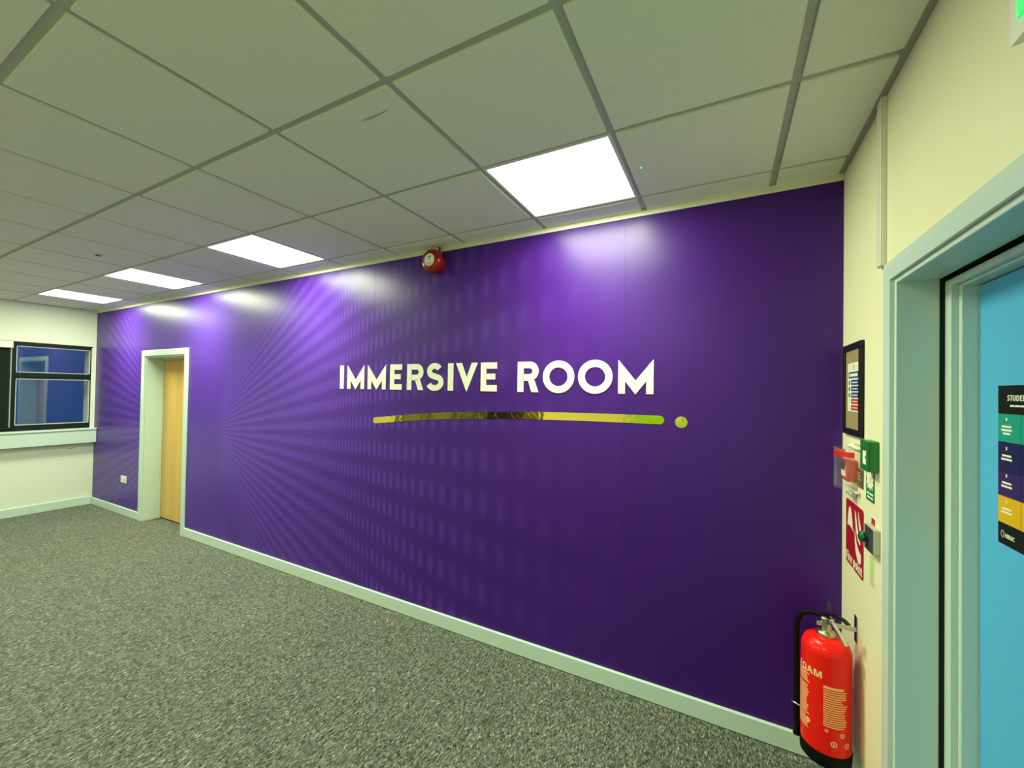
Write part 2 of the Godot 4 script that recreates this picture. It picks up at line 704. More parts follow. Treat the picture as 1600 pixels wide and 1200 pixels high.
func build_ceiling() -> void:
	var s := struct("ceiling", "suspended ceiling of pale square tiles in a grey grid", "ceiling")
	var st := mb()
	box(st, Vector3(LEFT - 0.3, CEIL + 0.06, -0.5), Vector3(0.5, CEIL + 0.25, FRONT + 0.3))
	part("slab", st, M.slab, s)
	var xs := [0.0]
	for k in 14:
		xs.append(col_edge(k))
	xs.append(LEFT)
	var zs := [0.0]
	for j in 9:
		zs.append(row_edge(j))
	zs.append(FRONT)
	var shapes := {}
	var g := 0.0145
	for a in xs.size() - 1:
		for b in zs.size() - 1:
			if (a - 1) in LIGHT_COLS and (b - 1) in LIGHT_ROWS:
				continue
			var x1: float = xs[a] - (g if a > 0 else 0.02)
			var x0: float = xs[a + 1] + (g if a < xs.size() - 2 else 0.02)
			var z0: float = zs[b] + (g if b > 0 else 0.006)
			var z1: float = zs[b + 1] - (g if b < zs.size() - 2 else 0.02)
			var key := "%.3f %.3f" % [x1 - x0, z1 - z0]
			if not shapes.has(key):
				var t := mb()
				box(t, Vector3(-(x1 - x0) / 2, 0, -(z1 - z0) / 2), Vector3((x1 - x0) / 2, 0.02, (z1 - z0) / 2), 0.0015)
				shapes[key] = t.commit()
			place("ceiling_tile", shapes[key], M.tile, s, Transform3D(Basis(), Vector3((x0 + x1) / 2, CEIL - 0.009, (z0 + z1) / 2)))
	for j in 9:
		st = mb()
		var z := row_edge(j)
		box(st, Vector3(LEFT, CEIL, z - 0.018), Vector3(0, CEIL + 0.03, z + 0.018))
		part("tee_bar", st, M.tee, s)
	for k in 14:
		st = mb()
		var x := col_edge(k)
		box(st, Vector3(x - 0.018, CEIL + 0.0006, 0), Vector3(x + 0.018, CEIL + 0.03, FRONT))
		part("tee_bar", st, M.tee, s)
	st = mb()
	box(st, Vector3(-0.024, CEIL - 0.009, 0.0), Vector3(0, CEIL + 0.03, FRONT))
	part("edge_angle", st, M.angle_trim, s)
	st = mb()
	box(st, Vector3(LEFT, CEIL - 0.009, 0.0), Vector3(LEFT + 0.022, CEIL + 0.03, FRONT))
	part("edge_angle", st, M.angle_trim, s)
	st = mb()
	box(st, Vector3(LEFT, CEIL - 0.009, FRONT - 0.022), Vector3(0, CEIL + 0.03, FRONT))
	part("edge_angle", st, M.angle_trim, s)
	# a dark scuff on one tile, as the photograph shows it
	st = mb()
	prism_xz(st, [Vector2(-1.715, 1.262), Vector2(-1.66, 1.252), Vector2(-1.60, 1.256), Vector2(-1.562, 1.266), Vector2(-1.61, 1.263), Vector2(-1.66, 1.264)], CEIL - 0.0095, CEIL - 0.008)
	part("scuff_mark", st, M.scuff, s)


func prism_xz(st: SurfaceTool, p: Array, y0: float, y1: float) -> void:
	var old := pen
	pen = pen * Transform3D(Basis(Vector3(1, 0, 0), Vector3(0, 0, 1), Vector3(0, -1, 0)), Vector3.ZERO)
	prism(st, PackedVector2Array(p), -y1, -y0)
	pen = old


const OAK := [-6.76, -5.80, 2.03]      # the opening for the oak door: left, right, head

func build_back_wall() -> void:
	var s := struct("wall_back", "purple wall with a printed burst of dots in its wallpaper", "wall")
	var st := mb()
	box(st, Vector3(LEFT - 0.3, 0, -0.4), Vector3(OAK[0], CEIL + 0.06, -0.0015))
	box(st, Vector3(OAK[1], 0, -0.4), Vector3(0.4, CEIL + 0.06, -0.0015))
	box(st, Vector3(OAK[0], OAK[2], -0.4), Vector3(OAK[1], CEIL + 0.06, -0.0015))
	part("masonry", st, M.plain_purple, s)
	var edges := [0.0, -0.98, -2.93, -4.88, -6.80, LEFT]
	for i in 5:
		st = mb()
		var x1: float = edges[i] - 0.0006
		var x0: float = edges[i + 1] + 0.0006
		if i == 3:
			drop(st, OAK[1], x1, 0.0, CEIL)
			drop(st, x0, OAK[1], OAK[2], CEIL)
			drop(st, x0, OAK[0], 0.0, OAK[2])
		else:
			drop(st, x0, x1, 0.0, CEIL)
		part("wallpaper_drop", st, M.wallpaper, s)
	var t := struct("trim_1", "narrow cream trim along the top of the purple wall", "trim")
	st = mb()
	box(st, Vector3(LEFT, 2.664, 0.0), Vector3(0, CEIL - 0.002, 0.007), 0.0015)
	part("batten", st, M.trim_cream, t)


func drop(st: SurfaceTool, x0: float, x1: float, y0: float, y1: float) -> void:
	var f := func(x: float, y: float) -> Vector2: return Vector2((x - LEFT) / -LEFT, 1.0 - y / CEIL)
	quad(st, Vector3(x0, y0, 0), Vector3(x1, y0, 0), Vector3(x1, y1, 0), Vector3(x0, y1, 0), Vector3(0, 0, 1), [f.call(x0, y0), f.call(x1, y0), f.call(x1, y1), f.call(x0, y1)])
	for e in [[x0, -1.0], [x1, 1.0]]:
		quad(st, Vector3(e[0], y0, 0), Vector3(e[0], y1, 0), Vector3(e[0], y1, -0.0012), Vector3(e[0], y0, -0.0012), Vector3(e[1], 0, 0), [f.call(e[0], y0), f.call(e[0], y1), f.call(e[0], y1), f.call(e[0], y0)])


const WIN := [0.03, 1.62, 1.07, 2.19]   # the window on the left wall: z from, z to, y from, y to

func build_left_wall() -> void:
	var s := struct("wall_left", "off-white wall with the dark framed window at the far end", "wall")
	var st := mb()
	var o := LEFT - 0.3
	box(st, Vector3(o, 0, -0.2), Vector3(LEFT, WIN[2], FRONT + 0.3))
	box(st, Vector3(o, WIN[3], -0.2), Vector3(LEFT, CEIL + 0.06, FRONT + 0.3))
	box(st, Vector3(o, WIN[2], -0.2), Vector3(LEFT, WIN[3], WIN[0]))
	box(st, Vector3(o, WIN[2], WIN[1]), Vector3(LEFT, WIN[3], FRONT + 0.3))
	part("plaster", st, M.white_paint, s)


const BLUE := [0.64, 1.80, 2.05]        # the opening in the right wall: z from, z to, head

func build_right_wall() -> void:
	var s := struct("wall_right", "cream painted wall around the blue door", "wall")
	var st := mb()
	box(st, Vector3(0, 0, -0.2), Vector3(0.3, CEIL + 0.06, BLUE[0]))
	box(st, Vector3(0, 0, BLUE[1]), Vector3(0.3, CEIL + 0.06, FRONT + 0.3))
	box(st, Vector3(0, BLUE[2], BLUE[0]), Vector3(0.3, CEIL + 0.06, BLUE[1]))
	part("plaster", st, M.cream_paint, s)


func build_front_wall() -> void:
	# Behind the viewpoint: only its reflection shows, in the gold strip: dark windows, cream wall, a lime door.
	var s := struct("wall_front", "cream wall behind the viewpoint", "wall")
	var st := mb()
	var z := FRONT
	box(st, Vector3(LEFT - 0.3, 0, z), Vector3(-7.6, CEIL + 0.06, z + 0.3))
	box(st, Vector3(-7.6, 0, z), Vector3(-3.76, 0.75, z + 0.3))
	box(st, Vector3(-7.6, 2.2, z), Vector3(-3.76, CEIL + 0.06, z + 0.3))
	box(st, Vector3(-3.76, 0, z), Vector3(0.3, CEIL + 0.06, z + 0.3))
	part("plaster", st, M.cream_paint, s)
	var w := struct("window_2", "long dark night window behind the viewpoint", "window")
	for i in 4:
		st = mb()
		var x := -7.6 + 0.96 * i
		box(st, Vector3(x + 0.03, 0.80, z + 0.06), Vector3(x + 0.93, 2.15, z + 0.07))
		part("pane", st, M.night_glass, w)
		for e in [[x, x + 0.03], [x + 0.93, x + 0.96]]:
			st = mb()
			box(st, Vector3(e[0], 0.75, z + 0.02), Vector3(e[1], 2.2, z + 0.12), 0.003)
			part("mullion", st, M.window_frame, w)
	for y in [[0.75, 0.80], [2.15, 2.2]]:
		st = mb()
		box(st, Vector3(-7.6, y[0], z + 0.02), Vector3(-3.76, y[1], z + 0.12), 0.003)
		part("rail", st, M.window_frame, w)
	var d := struct("door_3", "lime green door behind the viewpoint", "door")
	st = mb()
	box(st, Vector3(-1.98, FLOOR, z - 0.03), Vector3(-1.20, 2.04, z), 0.003)
	part("leaf", st, M.lime_paint, d)
	for e in [[-2.06, -1.98, FLOOR, 2.12], [-1.20, -1.12, FLOOR, 2.12], [-1.98, -1.20, 2.04, 2.12]]:
		st = mb()
		box(st, Vector3(e[0], e[2], z - 0.035), Vector3(e[1], e[3], z), 0.003)
		part("architrave", st, M.grey_paint, d)


func build_oak_door() -> void:
	var s := struct("door_1", "oak veneer door set deep in a pale grey frame in the purple wall", "door")
	var st := mb()
	var l: float = OAK[0]
	var r: float = OAK[1]
	var h: float = OAK[2]
	var t := 0.018
	# linings
	for e in [[l - 0.001, l + 0.022], [r - 0.022, r + 0.001]]:
		st = mb()
		box(st, Vector3(e[0], FLOOR, -0.3), Vector3(e[1], h, 0.002), 0.0015)
		part("lining", st, M.grey_paint, s)
	st = mb()
	box(st, Vector3(l, h - 0.022, -0.3), Vector3(r, h + 0.001, 0.002), 0.0015)
	part("lining", st, M.grey_paint, s)
	# architraves
	for e in [[l - 0.072, l + 0.006], [r - 0.006, r + 0.068]]:
		st = mb()
		box(st, Vector3(e[0], FLOOR, 0.0), Vector3(e[1], h + 0.065, t), 0.004)
		part("architrave", st, M.grey_paint, s)
	st = mb()
	box(st, Vector3(l + 0.006, h - 0.006, 0.0), Vector3(r - 0.006, h + 0.065, t), 0.004)
	part("architrave", st, M.grey_paint, s)
	# leaf
	st = mb()
	var z := -0.172
	var a := Vector3(l + 0.025, FLOOR + 0.012, z - 0.044)
	var b := Vector3(r - 0.025, h - 0.025, z)
	box(st, a, b, 0.002)
	var leaf := part("leaf", st, M.oak, s)
	leaf.name = "leaf"
	# door stops in front of the leaf, and the dark threshold under it
	for e in [[l + 0.022, l + 0.034], [r - 0.034, r - 0.022]]:
		st = mb()
		box(st, Vector3(e[0], FLOOR, z + 0.001), Vector3(e[1], h - 0.022, z + 0.014), 0.001)
		part("door_stop", st, M.grey_paint, s)
	st = mb()
	box(st, Vector3(l + 0.022, h - 0.034, z + 0.001), Vector3(r - 0.022, h - 0.022, z + 0.014), 0.001)
	part("door_stop", st, M.grey_paint, s)
	st = mb()
	box(st, Vector3(l + 0.02, FLOOR - 0.004, z - 0.05), Vector3(r - 0.02, FLOOR + 0.002, z - 0.004), 0.0)
	part("threshold", st, M.black_plastic, s)


func build_blue_door() -> void:
	var s := struct("door_2", "blue door set back in a grey frame in the right wall", "door")
	var st: SurfaceTool
	var z0 := 0.655
	var z1 := 1.785
	var h := 2.035
	# lining, flush with the wall
	for e in [[BLUE[0] - 0.001, z0], [z1, BLUE[1] + 0.001]]:
		st = mb()
		box(st, Vector3(-0.002, FLOOR, e[0]), Vector3(0.098, BLUE[2], e[1]), 0.0015)
		part("lining", st, M.grey_paint, s)
	st = mb()
	box(st, Vector3(-0.002, h, z0), Vector3(0.098, BLUE[2] + 0.001, z1), 0.0015)
	part("lining", st, M.grey_paint, s)
	# mitred architraves with a bevelled outer half: z0, y0 outer corner; inner edge 0.086 in, head 0.066 deep
	var prof := [Vector2(0, 0.0), Vector2(0, 0.006), Vector2(0.42, 0.013), Vector2(1, 0.013), Vector2(1, 0.0)]
	for side in [0, 1]:
		st = mb()
		for i in 4:
			var p: Vector2 = prof[i]
			var q: Vector2 = prof[i + 1]
			var za := 0.553 + 0.086 * p.x if side == 0 else 1.887 - 0.086 * p.x
			var zb := 0.553 + 0.086 * q.x if side == 0 else 1.887 - 0.086 * q.x
			var out := -1.0 if side == 0 else 1.0
			var n := Vector3(-(absf(q.x - p.x) * 0.086), 0, 0)
			n.z = absf(q.y - p.y) * (out if q.y >= p.y else -out)
			quad(st, Vector3(-p.y, FLOOR, za), Vector3(-q.y, FLOOR, zb), Vector3(-q.y, 2.118 - 0.066 * q.x, zb), Vector3(-p.y, 2.118 - 0.066 * p.x, za), n.normalized())
		part("architrave", st, M.grey_paint, s)
	st = mb()
	for i in 4:
		var p: Vector2 = prof[i]
		var q: Vector2 = prof[i + 1]
		var n := Vector3(-(absf(q.x - p.x) * 0.066), 0, 0)
		n.y = absf(q.y - p.y) * (1.0 if q.y >= p.y else -1.0)
		var ya := 2.118 - 0.066 * p.x
		var yb := 2.118 - 0.066 * q.x
		quad(st, Vector3(-p.y, ya, 0.553 + 0.086 * p.x), Vector3(-p.y, ya, 1.887 - 0.086 * p.x), Vector3(-q.y, yb, 1.887 - 0.086 * q.x), Vector3(-q.y, yb, 0.553 + 0.086 * q.x), n.normalized())
	part("architrave", st, M.grey_paint, s)
	# stepped door frame behind a narrow gap filled by dark strips that paint its shade
	for e in [[0.6395, 0.650], [1.790, 1.8005]]:
		st = mb()
		box(st, Vector3(0.0985, FLOOR, e[0]), Vector3(0.30, 2.049, e[1]))
		part("gap_shade", st, M.gap_shade_grey, s)
	st = mb()
	box(st, Vector3(0.0985, 2.040, 0.650), Vector3(0.30, 2.0505, 1.790))
	part("gap_shade", st, M.gap_shade_grey, s)
	for e in [[0.666, 0.700, 0.715], [1.774, 1.740, 1.725]]:
		st = mb()
		box(st, Vector3(0.105, FLOOR, minf(e[0], e[1])), Vector3(0.30, 2.025, maxf(e[0], e[1])), 0.0025)
		part("frame", st, M.grey_paint, s)
		st = mb()
		box(st, Vector3(0.122, FLOOR, minf(e[1], e[2])), Vector3(0.30, 2.006, maxf(e[1], e[2])), 0.0025)
		part("door_stop", st, M.grey_paint, s)
	st = mb()
	box(st, Vector3(0.105, 2.006, 0.700), Vector3(0.30, 2.025, 1.740), 0.0025)
	part("frame", st, M.grey_paint, s)
	st = mb()
	box(st, Vector3(0.122, 1.998, 0.715), Vector3(0.30, 2.006, 1.725), 0.0025)
	part("door_stop", st, M.grey_paint, s)
	st = mb()
	box(st, Vector3(0.158, FLOOR + 0.006, 0.7175), Vector3(0.203, 1.9955, 1.7225), 0.002)
	part("leaf", st, M.blue_paint, s)
	st = mb()
	box(st, Vector3(0.205, FLOOR, 0.712), Vector3(0.29, 2.0, 1.728))
	part("backing", st, M.black_plastic, s)


func build_window() -> void:
	var s := struct("window_1", "dark framed window with bluish night glass in the left wall", "window")
	var st: SurfaceTool
	var x0 := LEFT - 0.09
	var x1 := LEFT - 0.004
	var W := M.window_frame as Material
	# outer frame and mullions
	for e in [[WIN[0] + 0.012, WIN[0] + 0.022, WIN[2], WIN[3]], [0.735, 0.772, WIN[2], WIN[3]], [1.58, WIN[1], WIN[2], WIN[3]]]:
		st = mb()
		box(st, Vector3(x0, e[2], e[0]), Vector3(x1, e[3], e[1]), 0.002)
		part("mullion", st, W, s)
	for e in [[2.142, WIN[3]], [WIN[2], 1.135], [1.732, 1.798]]:
		st = mb()
		box(st, Vector3(x0, e[0], WIN[0] + 0.012), Vector3(x1 - 0.001, e[1], WIN[1]), 0.002)
		part("rail", st, W, s)
	st = mb()
	box(st, Vector3(x0, WIN[2], WIN[0]), Vector3(LEFT + 0.006, WIN[3] - 0.02, WIN[0] + 0.016), 0.002)
	part("white_edge", st, M.white_plastic, s)
	# panes with glazing beads, coloured pale to paint the glint on their edges
	for e in [[0.058, 0.728, 1.805, 2.136], [0.058, 0.728, 1.141, 1.725], [0.778, 1.574, 1.805, 2.136], [0.778, 1.574, 1.141, 1.725]]:
		st = mb()
		var mid: float = (e[0] + e[1]) / 2.0
		pen = Transform3D(Basis(Vector3.UP, deg_to_rad(1.4)), Vector3(x0 + 0.033, 0, mid))
		quad(st, Vector3(0, e[2] - 0.004, e[0] - mid - 0.004), Vector3(0, e[2] - 0.004, e[1] - mid + 0.004), Vector3(0, e[3] + 0.004, e[1] - mid + 0.004), Vector3(0, e[3] + 0.004, e[0] - mid - 0.004), Vector3(1, 0, 0))
		part("pane", st, M.coated_glass, s)
		st = mb()
		var b := 0.007
		box(st, Vector3(x0 + 0.036, e[2], e[0]), Vector3(x1 + 0.001, e[2] + b, e[1]), 0.001)
		box(st, Vector3(x0 + 0.036, e[3] - b, e[0]), Vector3(x1 + 0.001, e[3], e[1]), 0.001)
		box(st, Vector3(x0 + 0.036, e[2], e[0]), Vector3(x1 + 0.001, e[3], e[0] + b), 0.001)
		box(st, Vector3(x0 + 0.036, e[2], e[1] - b), Vector3(x1 + 0.001, e[3], e[1]), 0.001)
		part("glazing_bead", st, M.bead_glint, s)
	# boxed sill
	st = mb()
	box(st, Vector3(LEFT - 0.09, 0.872, 0.004), Vector3(LEFT + 0.10, 1.045, WIN[1] + 0.2), 0.003)
	part("sill_box", st, M.grey_paint, s)
	st = mb()
	box(st, Vector3(LEFT - 0.09, 1.045, 0.004), Vector3(LEFT + 0.112, WIN[2], WIN[1] + 0.21), 0.005)
	part("sill_board", st, M.grey_paint, s)


func skirt(called: String, label: String, runs: Array) -> void:
	var s := struct(called, label, "skirting board")
	for r in runs:
		var st := mb()
		box(st, r[0], r[1], 0.006)
		part("board", st, M.grey_paint, s)


func build_skirting() -> void:
	var h := FLOOR + 0.10
	skirt("baseboard_back", "pale grey-green skirting board along the purple wall", [[Vector3(LEFT, FLOOR, 0), Vector3(OAK[0] - 0.072, h, 0.018)], [Vector3(OAK[1] + 0.068, FLOOR, 0), Vector3(0, h, 0.018)]])
	skirt("baseboard_left", "pale grey-green skirting board below the window", [[Vector3(LEFT, FLOOR, 0.018), Vector3(LEFT + 0.018, FLOOR + 0.115, FRONT)]])
	skirt("baseboard_right", "pale grey-green skirting board below the fire extinguisher and past the blue door", [[Vector3(-0.018, FLOOR, 0.018), Vector3(0, h, 0.553)], [Vector3(-0.018, FLOOR, 1.887), Vector3(0, h, FRONT)]])
	skirt("baseboard_front", "pale grey-green skirting board behind the viewpoint", [[Vector3(LEFT + 0.018, FLOOR, FRONT - 0.018), Vector3(-2.06, h, FRONT)], [Vector3(-1.12, FLOOR, FRONT - 0.018), Vector3(-0.018, h, FRONT)]])


# ==================================================================== the purple wall's things
func letter(ch: String, w: float, h: float) -> SurfaceTool:
	var st := mb()
	var k := 0.042
	var d := 0.004
	var P := func(a: Array) -> void:
		var p := PackedVector2Array()
		for q in a:
			p.append(Vector2(q[0], q[1]))
		prism(st, p, 0.0, d)
	match ch:
		"I":
			P.call([[0, 0], [w, 0], [w, h], [0, h]])
		"M":
			P.call([[0, 0], [0.2 * w, 0], [0.2 * w, 0.37 * h], [w / 2, -0.015 * h], [0.8 * w, 0.37 * h], [0.8 * w, 0], [w, 0], [w, h], [w / 2, 0.385 * h], [0, h]])
		"E":
			P.call([[0, 0], [w, 0], [w, k], [k, k], [k, 0.41 * h], [0.9 * w, 0.41 * h], [0.9 * w, 0.41 * h + k * 0.92], [k, 0.41 * h + k * 0.92], [k, h - k], [w, h - k], [w, h], [0, h]])
		"V":
			P.call([[0, h], [0.27 * w, h], [0.5 * w, 0.48 * h], [0.73 * w, h], [w, h], [0.5 * w, -0.03 * h]])
		"O":
			ribbon(st, oval(Vector2(w / 2, h / 2), w / 2 - k / 2 + 0.002, h / 2 - k / 2 + 0.003, 56), k, 0.0, d, true)
		"R":
			P.call([[0, 0], [k, 0], [k, h], [0, h]])
			var rr := (0.63 * h - k) / 2.0
			var c := Vector2(w - rr - k / 2, h - k / 2 - rr)
			var path := PackedVector2Array([Vector2(k * 0.9, h - k / 2)])
			path.append_array(oval(c, rr, rr, 22, 90, -90))
			path.append(Vector2(k * 0.9, h - k / 2 - 2 * rr))
			ribbon(st, path, k, 0.0, d)
			P.call([[0.50 * w, 0.40 * h], [0.80 * w, 0.40 * h], [w, 0], [w - 0.047, 0]])
		"S":
			var mid := 0.52 * h
			var ru := (h + 0.004 - k / 2 - mid) / 2.0
			var rl := (mid - k / 2 + 0.004) / 2.0
			var cu := Vector2(w * 0.50, mid + ru)
			var cl := Vector2(w * 0.50, mid - rl)
			var path := oval(cu, w * 0.44 - k / 2, ru, 26, 28, 232)
			path.append_array(oval(cl, w * 0.5 - k / 2, rl, 26, 50, -158))
			ribbon(st, path, k, 0.0, d)
	return st


func lettering() -> void:
	var o := thing("wall_lettering", "white flat capitals reading IMMERSIVE ROOM stuck on the purple wall", "lettering", Vector3(0, 1.6695, 0.0005))
	for a in [["I", -3.303, 0.045], ["M", -3.216, 0.192], ["M", -2.985, 0.193], ["E", -2.748, 0.118], ["R", -2.578, 0.153], ["S", -2.398, 0.155], ["I", -2.203, 0.045], ["V", -2.135, 0.179], ["E", -1.931, 0.124], ["R", -1.653, 0.146], ["O", -1.475, 0.200], ["O", -1.248, 0.202], ["M", -1.012, 0.192]]:
		var m := part("letter", letter(a[0], a[2], 0.193), M.letter_white, o)
		m.position.x = a[1]


func gold_strip() -> void:
	var o := thing("gold_strip", "long thin curved strip of mirror gold vinyl under the white lettering", "wall decal")
	var mid := [[-2.920, 1.4265], [-2.873, 1.4285], [-2.55, 1.463], [-2.199, 1.4925], [-1.95, 1.506], [-1.69, 1.517], [-1.563, 1.521], [-1.26, 1.527], [-0.958, 1.5295], [-0.763, 1.530]]
	var c := Curve2D.new()
	for i in mid.size():
		var p := Vector2(mid[i][0], mid[i][1])
		var t := Vector2.ZERO
		if i > 0 and i < mid.size() - 1:
			t = Vector2(mid[i + 1][0] - mid[i - 1][0], mid[i + 1][1] - mid[i - 1][1]) / 6.0
		c.add_point(p, -t, t)
	c.bake_interval = 0.01
	var pts := c.get_baked_points()
	for e in [[-2.920, -1.5635], [-1.5625, -0.9585], [-0.9575, -0.763]]:
		var up := PackedVector2Array()
		var lo := PackedVector2Array()
		for p in pts:
			if p.x < e[0] - 0.0051 or p.x > e[1] + 0.0051:
				continue
			var x := clampf(p.x, e[0], e[1])
			var hw := 0.0235
			var from_end := minf(x + 2.920, -0.763 - x)
			if from_end < hw:
				hw = sqrt(maxf(hw * hw - (hw - from_end) * (hw - from_end), 0.00001))
			up.append(Vector2(x, p.y + hw))
			lo.append(Vector2(x, p.y - hw))
		lo.reverse()
		up.append_array(lo)
		var st := mb()
		prism(st, up, 0.0004, 0.0016)
		part("strip_segment", st, M.gold, o)
	o = thing("gold_dot", "small round mirror gold dot at the right end of the gold strip", "wall decal", Vector3(-0.678, 1.5235, 0.0))
	var st2 := mb()
	prism(st2, oval(Vector2.ZERO, 0.0305, 0.0305, 40), 0.0004, 0.0016)
	part("disc", st2, M.gold, o)


func sounder() -> void:
	var o := thing("fire_sounder", "round red fire alarm sounder high on the purple wall by the ceiling", "fire alarm", Vector3(-2.312, 2.585, 0.0))
	var st := mb()
	var turn := Transform3D(Basis(Vector3(1, 0, 0), Vector3(0, 0, 1), Vector3(0, -1, 0)), Vector3.ZERO)
	pen = turn
	lathe(st, [Vector2(0.0, 0.0), Vector2(0.070, 0.0), Vector2(0.072, 0.004), Vector2(0.072, 0.022), Vector2(0.070, 0.026)], 48)
	part("base", st, M.red_plastic, o)
	st = mb()
	pen = turn
	lathe(st, [Vector2(0.068, 0.026), Vector2(0.080, 0.028), Vector2(0.0835, 0.034), Vector2(0.0835, 0.060), Vector2(0.081, 0.076), Vector2(0.073, 0.090), Vector2(0.062, 0.098), Vector2(0.050, 0.1005), Vector2(0.048, 0.098), Vector2(0.0, 0.098)], 56)
	part("dome", st, M.red_plastic, o)
	st = mb()
	pen = turn
	lathe(st, [Vector2(0.0436, 0.098), Vector2(0.0436, 0.0995), Vector2(0.0, 0.0995)], 40)
	var lab := part("label_disc", st, M.sign_white, o)
	st = mb()
	for b in [[-0.016, 0.020, 0.032, 0.007], [-0.012, 0.011, 0.024, 0.005], [-0.010, -0.003, 0.020, 0.006], [-0.022, -0.026, 0.044, 0.006], [-0.016, -0.035, 0.032, 0.005]]:
		box(st, Vector3(b[0], b[1], 0.0993), Vector3(b[0] + b[2], b[1] + b[3], 0.1))
	part("print", st, M.grey_ink, lab)
	st = mb()
	tube(st, [Vector3(0.028, 0.066, 0.02), Vector3(0.028, 0.09, 0.02), Vector3(0.028, CEIL - 2.585 - 0.006, 0.02)], 0.007, 12)
	part("cable", st, M.dark_plastic, o)


func socket() -> void:
	var o := thing("wall_socket", "white double socket outlet low on the purple wall left of the oak door", "socket", Vector3(-7.265, 0.459, 0.0))
	var st := mb()
	box(st, Vector3(-0.073, -0.043, 0.0), Vector3(0.073, 0.043, 0.011), 0.003)
	part("plate", st, M.white_plastic, o)
	for s in [-0.036, 0.036]:
		st = mb()
		box(st, Vector3(s - 0.009, 0.008, 0.011), Vector3(s + 0.009, 0.030, 0.0145), 0.0015)
		part("switch", st, M.white_plastic, o)
		st = mb()
		box(st, Vector3(s - 0.003, -0.008, 0.0108), Vector3(s + 0.003, 0.001, 0.0114))
		box(st, Vector3(s - 0.014, -0.024, 0.0108), Vector3(s - 0.007, -0.019, 0.0114))
		box(st, Vector3(s + 0.007, -0.024, 0.0108), Vector3(s + 0.014, -0.019, 0.0114))
		part("pin_hole", st, M.dark_plastic, o)


